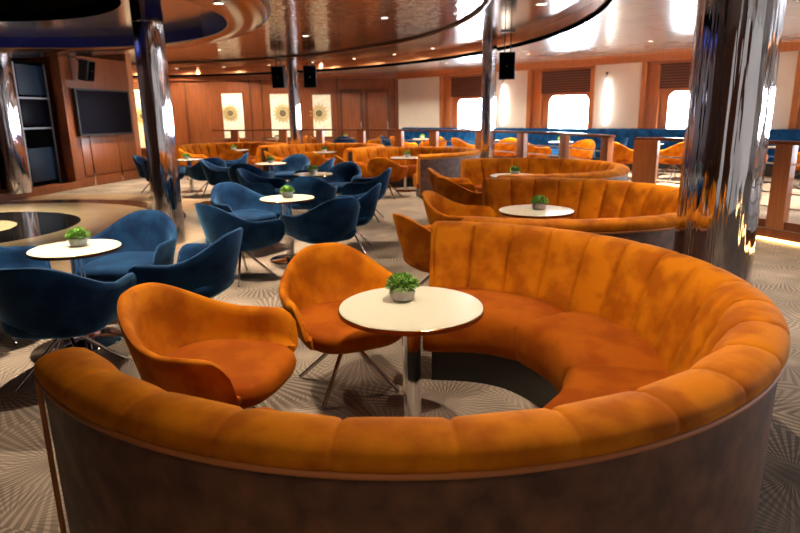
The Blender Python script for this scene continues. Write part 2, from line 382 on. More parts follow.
# ------------------------------------------------------------------ curved booth sofas
HALF = 111.5; NCH = 20
def polar(r, deg, z): return Vector((r*math.cos(R(deg)), r*math.sin(R(deg)), z))
def make_booth():
    t = empty('booth_sofa')
    prof = [(1.556, .790, 1, 0, 0), (1.570, .797, 1, -.3, .2), (1.579, .812, 1, 0, .32), (1.578, .834, 1, .3, .34), (1.565, .854, .8, .6, .36), (1.540, .868, .3, 1, .38), (1.500, .876, 0, 1, .4),
            (1.455, .875, -.3, 1, .4), (1.414, .862, -.8, .7, .48), (1.384, .836, -1, .3, 1), (1.358, .790, -1, .2, 1), (1.322, .70, -1, .2, 1), (1.285, .60, -1, .2, 1), (1.250, .50, -1, .2, 1), (1.228, .42, -1, 0, .6), (1.24, .30, 0, 0, 0),
            (1.50, .30, 0, 0, 0), (1.54, .60, 0, 0, 0)]
    secs = []; US = (0, .022, .05, .10, .2, .35, .5, .65, .8, .90, .95, .978); SEG = len(US); N = NCH*SEG
    for i in range(N+1):
        u = US[i % SEG]; an = -HALF+2*HALF*((i//SEG)+u)/NCH
        dist = min(u, 1-u); groove = math.exp(-(dist/.03)**1.3); q = abs(2*u-1)
        s = []
        for r, z, nr, nz, w in prof:
            dd = -(.010+.022*w*w)*groove*min(1, w*1.15) + (.022*(1-q*q)-.014)*max(0, w-.3)
            if i in (0, N): dd = -.012*w
            s.append(polar(r+nr*dd, an, z+nz*dd))
        secs.append(s)
    for k, sgn in ((0, -1), (-1, 1)):
        S = secs[k]; c = sum(S, Vector())/len(S); tan = polar(1, (-HALF if sgn < 0 else HALF)+sgn*90, 0)
        a = [c+(p-c)*.93+tan*.018 for p in S]; b = [c+(p-c)*.80+tan*.026 for p in S]
        if sgn < 0: secs = [b, a]+secs
        else: secs = secs+[a, b]
    bm = bmesh.new(); sweep(bm, secs); obj('backrest', bm, M['orange'], t, 60)
    for kc in range(5):
        a0 = -HALF+kc*2*HALF/5; a1 = a0+2*HALF/5; NA = 28; secs = []
        for i in range(NA+1):
            u = i/NA; an = a0+.12+(a1-a0-.24)*u; e = 1-abs(2*u-1)**7
            ed = (HALF-an); rf = .765-.13*ss((40-ed)/40)
            gather = .0035*math.sin(u*95)*(1 if .0 < u < 1 else 0)*e
            cz = .016*(1-abs(2*u-1)**2.2)-.03*(1-e)
            pr_ = [(1.27, .448+cz), (1.15, .462+cz), (1.0, .470+cz), (rf+.09, .470+cz), (rf+.035, .458+cz), (rf+.006, .430), (rf-.008+gather, .385), (rf-.008+gather*1.5, .30), (rf+.002, .235), (rf+.03, .205), (rf+.08, .20), (1.30, .20)]
            secs.append([polar(r+.022*(1-e)*(1 if r < 1 else 0), an, z) for r, z in pr_])
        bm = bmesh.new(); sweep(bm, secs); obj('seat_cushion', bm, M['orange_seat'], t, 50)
    bm = bmesh.new(); secs = []
    for i in range(121):
        an = -HALF+2*HALF*i/120
        secs.append([polar(r, an, z) for r, z in ((1.50, .10), (1.546, .10), (1.552, .12), (1.555, .45), (1.558, .795), (1.51, .795))])
    sweep(bm, secs); obj('outer_panel', bm, M['panel'], t)
    bm = bmesh.new(); pts = [polar(1.570, -HALF+2*HALF*i/160, .790) for i in range(161)]
    e0 = [polar(1.570, -HALF-.3, z) for z in (.12, .3, .5, .7)]; e1 = [polar(1.570, HALF+.3, z) for z in (.7, .5, .3, .12)]
    tube(bm, e0+pts+e1, .0095, 8); obj('piping', bm, M['piping'], t, 60)
    bm = bmesh.new(); secs = []
    for i in range(81):
        an = -HALF+4+(2*HALF-8)*i/80; ed = HALF-an; rf = .81-.10*ss((40-ed)/40)
        secs.append([polar(r, an, z) for r, z in ((rf, 0), (1.545, 0), (1.545, .20), (rf, .20))])
    sweep(bm, secs); obj('plinth', bm, M['black'], t)
    return t
booth0 = make_booth()
for i, (x, y, mid, lab) in enumerate([
    (.028, 2.846, -30.5, 'nearest orange velvet booth sofa, huge curved channel tufted ring in the foreground'),
    (1.30, 5.76, -11, 'second orange booth sofa, right behind the nearest one and beside the thick mirrored column'),
    (1.72, 9.05, 3, 'third orange booth sofa, its round end below the railing opening'),
    (.18, 13.27, 30, 'fourth orange booth sofa, its brown outer end panel showing beside the round back chair'),
    (-1.92, 15.82, 50, 'fifth orange booth sofa along the rear, behind the third blue table'),
    (-4.72, 17.48, 67, 'farthest orange booth sofa, left end of the rear row')]):
    if i == 0: b = booth0; b.location = (x, y, 0); b.rotation_euler = (0, 0, R(mid))
    else: b = dup(booth0, (x, y, 0), R(mid))
    tag(b, lab, 'sofa', 'curved orange booth sofas')

# ------------------------------------------------------------------ columns
def column(x, y, r, z0, z1, lab):
    t = empty('mirrored_column', (x, y, z0)); h = z1-z0
    bm = bmesh.new(); lathe(bm, [(r, .0), (r, h)], 72); obj('shaft', bm, M['column'], t)
    bm = bmesh.new(); lathe(bm, [(r+.001, h*.9), (r+.006, h*.9+.004), (r+.006, h*.9+.016), (r+.001, h*.9+.02)], 72, cap=False); obj('joint_band', bm, M['chrome'], t)
    return tag(t, lab, 'column', 'mirrored steel columns')
column(2.085, 3.96, .240, 0, 3.0, 'thick dark mirrored column behind the nearest sofa, right')
column(-3.05, 8.0, .185, 0, 3.06, 'mirrored column standing by the dance floor behind the blue chairs')
column(-7.98, 12.85, .24, .15, 3.0, 'mirrored column inside the dark stage opening at the left edge')
column(1.97, 13.65, .155, 0, 3.22, 'slim mirrored column in front of the windows, beside the hanging speaker')
column(-2.98, 18.3, .175, 0, 3.22, 'slim mirrored column in the rear, between two speakers')

# ------------------------------------------------------------------ floor
XMIN, XMAX, YMIN, YMAX = -11.5, 13.5, -4.0, 22.2
bm = bmesh.new(); box(bm, (XMIN, YMIN, -.1), (XMAX, YMAX, 0)); struct(obj('floor', bm, M['carpet']))
def ring(bm, c, r0, r1, z, n=128, mi=0):
    a = [bm.verts.new((c[0]+r0*math.cos(2*PI*j/n), c[1]+r0*math.sin(2*PI*j/n), z)) for j in range(n)] if r0 > 0 else None
    b = [bm.verts.new((c[0]+r1*math.cos(2*PI*j/n), c[1]+r1*math.sin(2*PI*j/n), z)) for j in range(n)]
    if a is None: f = bm.faces.new(b); f.material_index = mi; return
    for j in range(n):
        f = bm.faces.new((a[j], b[j], b[(j+1) % n], a[(j+1) % n])); f.material_index = mi
DC = (-6.95, 9.2)
bm = bmesh.new()
for r0, r1, mi in ((0, .95, 0), (.95, 1.86, 1), (1.86, 3.02, 0), (3.02, 3.5, 2), (3.5, 4.35, 3)): ring(bm, DC, r0, r1, .004, mi=mi)
struct(obj('floor_inlay', bm, [M['marble_cream'], M['marble_black'], M['marble_brown'], M['marble_tan']]))

# raised platform outside the rail
RL = [(-5.9, 19.75), (-3.0, 18.95), (-.45, 17.15), (1.75, 14.95), (3.12, 12.15), (3.48, 10.2), (3.48, 9.15), (3.85, 8.85), (4.62, 7.55), (5.55, 5.4), (6.1, 2.5), (6.2, -3.9)]
PZ = .16
def prism(bm, poly, z0, z1):
    a = [bm.verts.new((x, y, z0)) for x, y in poly]; b = [bm.verts.new((x, y, z1)) for x, y in poly]; k = len(poly)
    bm.faces.new(a[::-1]); f = bm.faces.new(b)
    for i in range(k): bm.faces.new((a[i], a[(i+1) % k], b[(i+1) % k], b[i]))
    bmesh.ops.triangulate(bm, faces=[g for g in bm.faces if len(g.verts) > 4]); return bm
bm = bmesh.new(); prism(bm, RL+[(13.4, -3.9), (13.4, 8.8), (0, 22.15), (-5.9, 22.15)], .0, PZ); struct(obj('floor_platform', bm, M['carpet']))

def seg_matrix(p, q):
    d = Vector((q[0]-p[0], q[1]-p[1], 0)); an = math.atan2(d.y, d.x)
    return Matrix.Translation((p[0], p[1], 0)) @ Matrix.Rotation(an, 4, 'Z'), d.length
def railing(pts, posts, lab, top=1.235):
    t = empty('railing', (pts[0][0], pts[0][1], PZ)); off = Matrix.Translation((-pts[0][0], -pts[0][1], -PZ))
    for p, q in zip(pts, pts[1:]):
        m, L = seg_matrix(p, q); m = off @ m
        bm = bmesh.new(); box(bm, (-.02, -.055, top-.045), (L+.02, .055, top), m, .006); obj('top_rail', bm, M['wood'], t)
        bm = bmesh.new(); box(bm, (0, -.03, PZ), (L, .03, PZ+.10), m); obj('bottom_rail', bm, M['wood'], t)
        for z in (.42, .60, .78, .96):
            bm = bmesh.new(); tube(bm, [m @ Vector((0, 0, z)), m @ Vector((L, 0, z))], .011, 8); obj('rail_bar', bm, M['chrome'], t)
    for (px_, py_, w, an) in posts:
        m = off @ Matrix.Translation((px_, py_, 0)) @ Matrix.Rotation(an, 4, 'Z')
        bm = bmesh.new(); box(bm, (-w/2, -.05, PZ), (w/2, .05, top-.04), m, .005); obj('post', bm, M['wood_orange'], t)
    return tag(t, lab, 'railing', 'wooden railings of the raised window deck')
def along(p, q, u): return (p[0]+(q[0]-p[0])*u, p[1]+(q[1]-p[1])*u)
def dirn(p, q): return math.atan2(q[1]-p[1], q[0]-p[0])
IN = [(x+.07*(1 if i > 5 else .7), y+.07) for i, (x, y) in enumerate(RL)]
posts = []
for i, us in ((0, (.25, .8)), (1, (.25, .75)), (2, (.2, .6)), (3, (.1, .62)), (4, (.12, .93))):
    for u in us: p = along(IN[i], IN[i+1], u); posts.append((p[0], p[1], .24, dirn(IN[i], IN[i+1])))
railing(IN[:6], posts, 'long wooden railing with posts behind the rear booths, below the windows')
posts = [(3.64, 9.08, .34, dirn(IN[6], IN[7])), (4.72, 7.52, .22, dirn(IN[8], IN[9])), (5.62, 5.45, .22, dirn(IN[9], IN[10]))]
railing(IN[6:11], posts, 'dark wooden railing with chrome bars beside the thick mirrored column')
bm = bmesh.new()
for p, q in zip(RL[7:], RL[8:]):
    m, L = seg_matrix(p, q); box(bm, (0, -.022, .02), (L, -.004, .045), m)
rz_ = bmesh.new()
for p, q in zip(RL[5:], RL[6:]):
    m, L = seg_matrix(p, q); box(rz_, (0, -.012, .05), (L, .0, PZ+.002), m)
struct(obj('trim_10', rz_, M['wood']))
tag(obj('step_light_strip', bm, M['led']), 'warm glowing light strip along the step under the right railing', 'light')

# ------------------------------------------------------------------ seating on the deck
DG = 'furniture on the window deck'
for x, y, lab in [(-4.1, 21.1, 'white table on the deck behind the farthest orange booth'), (-1.75, 20.9, 'white table on the deck left of the cream wall, before the wood doors'),
                  (.75, 19.2, 'white table on the deck under the first cream wall panel'), (2.55, 17.4, 'white table on the deck before the window left of the slim column'),
                  (4.15, 15.85, 'white table on the deck before the middle window'), (5.75, 14.2, 'white table on the deck left of the thick column, before the right window'),
                  (7.35, 12.5, 'white table on the deck right of the thick column')]:
    tag(dup(btab0, (x, y, PZ)), lab, 'table', 'white tables on the window deck')
    p = tag(dup(plant0, (x, y, PZ+.722), x), 'tiny plant on the '+lab.replace('white table', 'white deck table', 1).replace(' on the deck', ''), 'plant', 'tiny plants on the deck tables')
for x, y, dx, dy, lab in [
    (-4.9, 20.75, .8, .3, 'orange tub chair behind the rail at the far left, left of the deck table'), (-3.45, 20.95, -1., .1, 'orange tub chair behind the rail, right of the far left deck table'),
    (-2.5, 20.5, 1., .3, 'orange tub chair behind the rail, just left of the rear doors table'), (-.9, 20.5, -1., .3, 'orange tub chair behind the rail, right of the rear doors table'),
    (.15, 18.85, .6, .4, 'orange tub chair behind the rail below the start of the cream wall'), (1.05, 18.35, -.2, 1., 'orange tub chair behind the rail below the first cream wall panel'),
    (1.85, 17.0, .8, .5, 'orange tub chair behind the rail, left of the slim column'), (2.85, 16.55, -.2, 1., 'orange tub chair behind the rail, just right of the slim column'),
    (3.35, 15.35, .9, .3, 'orange tub chair behind the rail under the left half of the middle window'), (4.35, 14.95, -.2, 1., 'orange tub chair behind the rail under the right half of the middle window'),
    (4.95, 13.6, .8, .4, 'orange tub chair in the railing opening, rounded back above the third sofa end'), (5.95, 13.3, -.2, 1., 'orange tub chair behind the right railing, left of the thick column'),
    (6.6, 11.9, .8, .5, 'orange tub chair behind the right railing, just right of the thick column'), (7.6, 11.55, -.2, 1., 'orange tub chair behind the right railing at the right edge')]:
    chair(orange0, x, y, dx, dy, lab, 'orange tub chairs on the window deck', PZ)
for x, y, dx, dy, lab in [(-1.72, 19.93, 0, 1., 'blue tub chair behind the rail before the rear doors table'), (-.15, 19.75, 1., -.2, 'dark blue tub chair behind the rail at the corner of the wood and cream walls'),
                          (5.25, 15.35, -.8, .4, 'dark blue tub chair behind the rail beside the middle window')]:
    chair(blue0, x, y, dx, dy, lab, 'blue tub chairs on the window deck', PZ)

# window wall frame: t runs along the wall from (0,22.2) to the right, n points into the room
WM = Matrix.Translation((0, 22.2, 0)) @ Matrix.Rotation(-PI/4, 4, 'Z')     # local x = along wall, local -y = into the room
def banquette(t0, t1, lab):
    root = empty('banquette', tuple(WM @ Vector((t0, 0, PZ))), -PI/4); L = t1-t0; nch = int(L/.27)
    bm = bmesh.new(); secs = []; SEG = 6
    for i in range(nch*SEG+1):
        u = (i % SEG)/SEG; p = 1-abs(2*u-1)**4; d = .022*p; x = L*i/(nch*SEG)
        secs.append([Vector((x, y, z)) for y, z in ((-.08, .35), (-.26-d, .36), (-.21-d, .70), (-.17-d, .96), (-.12, 1.01+d*.4), (-.07, .98))])
    sweep(bm, secs); obj('backrest', bm, M['blue_bq'], root, 60)
    bm = bmesh.new(); box(bm, (0, -.66, .28), (L, -.24, .45), None, .03); obj('seat_cushion', bm, M['blue_bq'], root)
    bm = bmesh.new(); box(bm, (.02, -.60, 0), (L-.02, -.10, .29)); obj('plinth', bm, M['black'], root)
    return tag(root, lab, 'banquette', 'blue banquettes along the windows')
M['blue_bq'] = velvet('bright_blue_velvet', (.004, .045, .15), (.008, .085, .25), (.2, .5, 1.), .4)
banquette(.35, 7.35, 'long dark blue channelled banquette along the wall under the left and middle windows')
banquette(7.4, 15.5, 'bright blue channelled banquette along the wall under the right window')

# ------------------------------------------------------------------ walls
CZ = 3.0
def wallbox(name, p, q, th, mat, z0=0., z1=3.3, side=1):
    m, L = seg_matrix(p, q); bm = bmesh.new(); box(bm, (0, 0, z0), (L, th*side, z1), m); return struct(obj(name, bm, mat))
wallbox('wall_back', (-11.5, 22.2), (.15, 22.2), .2, M['wood'], side=1)
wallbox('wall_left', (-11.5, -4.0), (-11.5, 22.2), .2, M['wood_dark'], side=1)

# window wall: cream panels, wooden window bays
def plate_hole(bm, o0, o1, h0, h1, rad, y, n=8):
    """rectangle o0..o1 in local x,z with a rounded hole h0..h1, plate from y to y+.06"""
    inner = []
    for cx, cz, a0 in ((h1[0]-rad, h1[1]-rad, 0), (h0[0]+rad, h1[1]-rad, 90), (h0[0]+rad, h0[1]+rad, 180), (h1[0]-rad, h0[1]+rad, 270)):
        for j in range(n+1): an = R(a0+90*j/n); inner.append((cx+rad*math.cos(an), cz+rad*math.sin(an)))
    outer = []
    for k, (x, z) in enumerate(inner):
        q = k//(n+1); j = k % (n+1)
        cor = ((o1[0], o1[1]), (o0[0], o1[1]), (o0[0], o0[1]), (o1[0], o0[1]))[q]
        if j == n//2: outer.append(cor)
        elif j < n//2: outer.append(((cor[0], z) if q in (0, 2) else (x, cor[1])))
        else: outer.append(((x, cor[1]) if q in (0, 2) else (cor[0], z)))
    def V(pts, yy): return [bm.verts.new((x, yy, z)) for x, z in pts]
    i0, o_0, i1, o_1 = V(inner, y), V(outer, y), V(inner, y+.06), V(outer, y+.06); k = len(inner)
    for a in range(k):
        b = (a+1) % k
        for quad in ((i0[a], i0[b], o_0[b], o_0[a]), (i1[a], o_1[a], o_1[b], i1[b]), (i0[a], i1[a], i1[b], i0[b]), (o_0[a], o_0[b], o_1[b], o_1[a])):
            bm.faces.new(quad)
def wbox(name, a, b, mat, bev=0.):
    bm = bmesh.new(); box(bm, a, b, WM, bev); return obj(name, bm, mat)
WT, NW = 18.6, 5
WS = [2.03+3.37*k for k in range(NW)]; WW = 2.0
NWIN = 0
def window_wall(WM, WT, WS, t_start, tail, full=True):
    global NWIN
    def wbox(name, a, b, mat, bev=0.):
        bm = bmesh.new(); box(bm, a, b, WM, bev); return obj(name, bm, mat)
    edges = [t_start]
    for s in WS: edges += [s, s+WW]
    edges += [WT+tail]
    for k in range(0, len(edges), 2):
        a, b = edges[k], edges[k+1]
        if b > a: struct(wbox('wall_window_side', (a, 0, 0), (b, .22, 3.3), M['cream_wall']))
    for k, s in enumerate(WS):
        struct(wbox('wall_below_window', (s, .06, 0), (s+WW, .22, .95), M['wood_orange']))
        struct(wbox('wall_above_window', (s, .06, 2.75), (s+WW, .22, 3.3), M['wood_orange']))
        NWIN += 1
        w = empty('window_%d' % NWIN, tuple(WM @ Vector((s, 0, 0))), WM.to_euler().z); w['kind'] = 'structure'
        bm = bmesh.new(); plate_hole(bm, (.0, .95), (WW, 2.75), (.62, 1.02), (1.84, 2.06), .17, .10); obj('window_panel', bm, M['wood_orange'], w, 30)
        for a, b, c in ((-.05, .07, -.03), (WW-.07, WW+.05, -.03)):
            bm = bmesh.new(); box(bm, (a, c, .9), (b, .10, 2.8), None, .006); obj('window_frame', bm, M['wood_orange'], w)
        bm = bmesh.new(); box(bm, (.30, .02, .95), (.40, .11, 2.70), None, .006); obj('window_frame', bm, M['wood_orange'], w)
        bm = bmesh.new()
        for j in range(9): box(bm, (.36, .03, 2.14+j*.066), (WW-.06, .055, 2.14+j*.066+.058))
        obj('blind', bm, M['blind'], w)
        bm = bmesh.new(); box(bm, (.58, .168, .98), (1.88, .176, 2.10)); obj('pane', bm, M['glass'], w)
        l = bpy.data.lights.new('window_portal', 'AREA'); l.shape = 'RECTANGLE'; l.size = 1.3; l.size_y = 1.1; l.cycles.is_portal = True
        o = bpy.data.objects.new('window_portal', l); C.objects.link(o); o.matrix_world = WM @ Matrix.Translation((s+1.23, .30, 1.54)) @ Matrix.Rotation(-PI/2, 4, 'X')
window_wall(WM, WT, WS, .05, .6)
bm = bmesh.new(); box(bm, (0, -.10, 2.80), (WT+.6, .0, 3.0), WM, .01); struct(obj('trim_1', bm, M['wood_orange']))
WR = Matrix.Translation((13.45, 9.0, 0)) @ Matrix.Rotation(-PI/2, 4, 'Z')
window_wall(WR, 13., [.9+3.3*k for k in range(2)], 0, .1)
wallbox('wall_front', (-11.5, -4.0), (.5, -4.0), .2, M['wood_dark'], side=-1); wallbox('wall_front', (.5, -4.0), (13.5, -4.0), .2, M['cream_wall'], side=-1)

# wall lamps between windows
def sconce(t, lab):
    root = empty('wall_lamp', tuple(WM @ Vector((t, -.09, 1.25))), -PI/4)
    bm = bmesh.new(); lathe(bm, [(.012, 0), (.05, .06), (.078, .35), (.082, .65), (.06, .98), (.03, 1.16), (.012, 1.2)], 24); obj('shade', bm, M['sconce'], root)
    bm = bmesh.new(); tube(bm, [(0, 0, 1.2), (0, 0, 1.34)], .012, 8); box(bm, (-.03, -.01, 1.30), (.03, .10, 1.36)); obj('bracket', bm, M['chrome'], root)
    return tag(root, lab, 'lamp', 'tall white glass wall lamps')
sconce(4.55, 'tall white glass wall lamp just right of the slim column'); sconce(7.83, 'tall white glass wall lamp between the middle and right windows'); sconce(11.1, 'tall white glass wall lamp beside the thick mirrored column')

# back wall: wood panels, doors, art panels
YB = 22.2
bm = bmesh.new()
for x in (-7.4, -5.15, -4.75, -3.55, -2.1, -.1): box(bm, (x-.03, YB-.035, 0), (x+.03, YB+.01, 3.1), None, .004)
struct(obj('trim_2', bm, M['wood_dark']))
bm = bmesh.new(); box(bm, (-11.5, YB-.12, 2.86), (.12, YB, 3.22), None, .01); struct(obj('trim_3', bm, M['wood']))
def panel(x0, x1, nm):
    w = empty(nm, (x0, YB, PZ)); w['kind'] = 'structure'; L = x1-x0
    bm = bmesh.new(); box(bm, (0, -.05, 0), (L, 0, 2.35), None, .01); obj('door_leaf', bm, M['wood_dark'], w)
    bm = bmesh.new(); box(bm, (.12, -.062, .2), (L-.12, -.045, 2.2), None, .008); obj('door_panel', bm, M['wood'], w)
    bm = bmesh.new(); tube(bm, [(L-.09, -.09, .95), (L-.09, -.09, 1.25)], .012, 8); obj('door_handle', bm, M['chrome'], w)
panel(-1.14, -.26, 'door_1'); panel(-2.04, -1.2, 'door_2')
def art(x0, x1, z0, z1, cx, cz, rr, lab):
    root = empty('wall_art_panel', ((x0+x1)/2, YB-.02, z0)); w, h = x1-x0, z1-z0
    bm = bmesh.new(); box(bm, (-w/2, -.03, 0), (w/2, 0, h)); obj('backing', bm, M['white_glow_art'], root)
    bm = bmesh.new()
    for a, b in (((-w/2-.04, -.05, -.04), (-w/2, 0, h+.04)), ((w/2, -.05, -.04), (w/2+.04, 0, h+.04)), ((-w/2, -.05, -.04), (w/2, 0, 0)), ((-w/2, -.05, h), (w/2, 0, h+.04))): box(bm, a, b)
    obj('frame', bm, M['wood'], root)
    bm = bmesh.new()
    for j in range(28):
        an = 2*PI*j/28; m = Matrix.Translation((cx, 0, cz)) @ Matrix.Rotation(-an, 4, 'Y')
        l = rr*(1 if j % 2 else .82); box(bm, (rr*.42, -.045, -.018), (l, -.03, .018), m)
    obj('sunburst_rays', bm, M['art_gold'], root)
    bm = bmesh.new(); lathe(bm, [(rr*.36, 0), (rr*.36, .01), (rr*.2, .02)], 32)
    bmesh.ops.transform(bm, matrix=Matrix.Translation((cx, -.03, cz)) @ Matrix.Rotation(PI/2, 4, 'X'), verts=bm.verts); obj('medallion', bm, M['art_dark'], root)
    return tag(root, lab, 'artwork', 'sunburst art panels on the wood walls')
art(-6.15, -5.42, .9, 2.42, -.1, .85, .30, 'bright cream art panel with faint sunburst, left of the slim rear column pair')
art(-4.46, -3.72, .9, 2.38, .05, .82, .34, 'cream sunburst art panel partly left of the slim rear column')
art(-2.98, -2.34, .9, 2.33, -.1, .80, .34, 'cream sunburst art panel right of the slim rear column, beside the wood doors')
art(-9.32, -8.66, .6, 2.60, .0, 1.1, .28, 'glowing cream sunburst art panel left of the left column, beyond the television wall')

# television wall and stage front on the left
p0, p1, p2 = (-8.35, 10.6), (-7.76, 14.9), (-7.25, 17.2)
m, L = seg_matrix(p1, p2)
bm = bmesh.new(); box(bm, (0, 0, 0), (L, .35, 3.1), m); struct(obj('wall_television', bm, M['wood']))
bm = bmesh.new()
box(bm, (.25, -.02, .28), (2.28, .0, 1.18), m, .004); box(bm, (0, -.03, 0), (L, .0, .22), m, .004); struct(obj('baseboard_left', bm, M['wood']))
for i, u in enumerate((.52, 1.58)):
    bm = bmesh.new(); box(bm, (u, -.035, 0.02), (u+.035, -.0, 1.25), m); struct(obj('trim_%d' % (4+i), bm, M['chrome']))
wallbox('wall_alcove', (-7.25, 17.2), (-11.4, 18.3), .2, M['wood_orange'], side=-1)
tv = empty('television', tuple(m @ Vector((1.14, -.02, 1.78))), dirn(p1, p2))
bm = bmesh.new(); box(bm, (-1.0, -.10, -.56), (1.0, -.03, .56), None, .012); obj('housing', bm, M['plastic'], tv)
bm = bmesh.new(); box(bm, (-.96, -.106, -.51), (.96, -.099, .52)); obj('screen', bm, M['screen'], tv)
bm = bmesh.new(); box(bm, (-.3, -.04, -.2), (.3, .02, .2)); obj('wall_mount', bm, M['plastic'], tv)
tag(tv, 'large black flat television on the wood wall left of the left column', 'television')
# stage
m, L = seg_matrix(p0, p1)
bm = bmesh.new(); prism(bm, [p0, p1, (-11.4, 14.9), (-11.4, 10.6)], 0, .15); struct(obj('floor_stage', bm, M['wood']))
bm = bmesh.new(); box(bm, (L-.14, -.02, .15), (L, .2, 3.1), m, .01); box(bm, (0, -.03, 0), (L, .0, .17), m, .005); struct(obj('trim_6', bm, M['wood']))
bm = bmesh.new(); box(bm, (0, 3.0, .15), (L, 3.1, 3.1), m); struct(obj('wall_stage', bm, M['void']))
m2 = m @ Matrix.Translation((L-.16, .35, .15))
rack = empty('equipment_cabinet', tuple(m2.translation), dirn(p0, p1))
bm = bmesh.new(); box(bm, (-1.3, .02, 0), (.0, .5, 2.75)); obj('body', bm, M['void'], rack)
bm = bmesh.new()
for a, b in (((-1.02, -.01, .02), (-.98, .02, 2.7)), ((-.04, -.01, .02), (0, .02, 2.7)), ((-1.0, -.01, 1.27), (0, .02, 1.31)), ((-1.0, -.01, 1.93), (0, .02, 1.97))): box(bm, a, b)
obj('frame', bm, M['frame_metal'], rack)
for z0, z1, mt in ((.10, .85, 'bluepanel'), (1.36, 1.90, 'screen'), (2.02, 2.66, 'bluepanel')):
    bm = bmesh.new(); box(bm, (-.94, -.005, z0), (-.10, .02, z1), None, .01); obj('door', bm, M[mt], rack)
tag(rack, 'dark framed equipment cabinet inside the stage opening beside the edge column', 'cabinet')

# speakers
def speaker(loc, rz, tilt, s, lab, mount):
    root = empty('speaker', loc, rz); Rm = Matrix.Rotation(tilt, 4, 'X')
    bm = bmesh.new(); box(bm, (-.17*s, -.14*s, -.28*s), (.17*s, .14*s, .28*s), Rm, .02*s); obj('cabinet', bm, M['plastic'], root)
    bm = bmesh.new(); box(bm, (-.15*s, -.152*s, -.26*s), (.15*s, -.138*s, .26*s), Rm, .004); obj('grille', bm, M['void'], root)
    bm = bmesh.new(); lathe(bm, [(.018*s, 0), (.018*s, .008)], 12); bmesh.ops.transform(bm, matrix=Rm @ Matrix.Translation((0, -.152*s, .0)) @ Matrix.Rotation(PI/2, 4, 'X'), verts=bm.verts); obj('badge', bm, M['chrome'], root)
    bm = bmesh.new()
    if mount == 'wall': tube(bm, [(0, .10*s, .1), (-.08, .22*s, .30), (-.08, .36, .30)], .016, 8)
    else:
        tube(bm, [(-.06, 0, .25*s), (-.06, 0, mount)], .012, 8); tube(bm, [(.06, 0, .25*s), (.06, 0, mount)], .012, 8); box(bm, (-.14, -.05, mount-.02), (.14, .05, mount))
    obj('bracket', bm, M['plastic'], root)
    return tag(root, lab, 'speaker', 'black loudspeakers')
mT, LT = seg_matrix(p1, p2)
speaker(tuple(mT @ Vector((.33, -.36, 2.74))), dirn(p1, p2)+.1, .2, .85, 'black loudspeaker on the wood wall above the television', 'wall')
speaker((-3.28, 17.75, 2.68), -.1, .12, 1.05, 'black loudspeaker hanging left of the slim rear column', .53)
speaker((-2.42, 17.75, 2.68), .1, .12, 1.05, 'black loudspeaker hanging right of the slim rear column', .53)
speaker((2.25, 13.05, 2.55), -.2, .1, .95, 'black loudspeaker hanging beside the slim column before the windows', .66)

# ------------------------------------------------------------------ ceiling
HC, HR = (-8.3, 10.7), 11.3
IC, IR = (-8.06, 9.95), 9.43
n = 240
def clampdist(c, an):
    dx, dy = math.cos(an), math.sin(an); t = 1e9
    for lim, d, o in ((XMAX, dx, c[0]), (XMIN, dx, c[0])):
        if abs(d) > 1e-9 and (lim-o)/d > 0: t = min(t, (lim-o)/d)
    for lim, d, o in ((YMAX+.1, dy, c[1]), (YMIN, dy, c[1])):
        if abs(d) > 1e-9 and (lim-o)/d > 0: t = min(t, (lim-o)/d)
    return t
bm = bmesh.new(); fas = bmesh.new(); gap = bmesh.new(); shelf = bmesh.new()
cor = sorted(set([2*PI*j/n for j in range(n)]+[math.atan2(y-HC[1], x-HC[0]) % (2*PI) for x in (XMIN, XMAX) for y in (YMIN, YMAX+.1)]))
N2 = len(cor)
for j in range(N2):
    a0, a1 = cor[j], cor[(j+1) % N2]; d0, d1 = clampdist(HC, a0), clampdist(HC, a1)
    P = lambda r, a, z: (HC[0]+r*math.cos(a), HC[1]+r*math.sin(a), z)
    if d0 > HR+.01 or d1 > HR+.01:
        pts = [P(HR, a0, CZ), P(max(d0, HR), a0, CZ), P(max(d1, HR), a1, CZ), P(HR, a1, CZ)]
        vs = [bm.verts.new(p) for p in pts]; bm.faces.new(vs)
    if min(d0, d1) >= HR-.02:
        for tgt, r_, z0, z1 in ((gap, HR, CZ-.02, CZ+.06), (fas, HR-.03, CZ+.06, CZ+.22)):
            vs = [tgt.verts.new(p) for p in (P(r_, a0, z0), P(r_, a1, z0), P(r_, a1, z1), P(r_, a0, z1))]; tgt.faces.new(vs)
        vs = [fas.verts.new(p) for p in (P(HR, a0, CZ+.06), P(HR, a1, CZ+.06), P(HR-.03, a1, CZ+.06), P(HR-.03, a0, CZ+.06))]; fas.faces.new(vs)
for b_ in (bm, gap, fas): bmesh.ops.remove_doubles(b_, verts=b_.verts, dist=1e-4)
def solidify(b_, th):
    r = bmesh.ops.solidify(b_, geom=list(b_.faces), thickness=th)
struct(obj('ceiling', bm, M['ceiling'], recalc=False)); struct(obj('trim_7', gap, M['void'])); struct(obj('trim_8', fas, M['fascia']))
def clx(x, y): return (max(XMIN+.02, min(XMAX, x)), max(YMIN+.02, min(YMAX-.0, y)))
bm = bmesh.new(); K = 200
A_, B_ = [], []
for j in range(K):
    an = 2*PI*j/K
    A_.append(bm.verts.new((*clx(IC[0]+IR*math.cos(an), IC[1]+IR*math.sin(an)), 3.22))); B_.append(bm.verts.new((*clx(HC[0]+(HR-.02)*math.cos(an), HC[1]+(HR-.02)*math.sin(an)), 3.22)))
for j in range(K):
    try: bm.faces.new((A_[j], B_[j], B_[(j+1) % K], A_[(j+1) % K]))
    except ValueError: pass
struct(obj('ceiling_shelf', bm, M['bronze_gloss'], recalc=False))
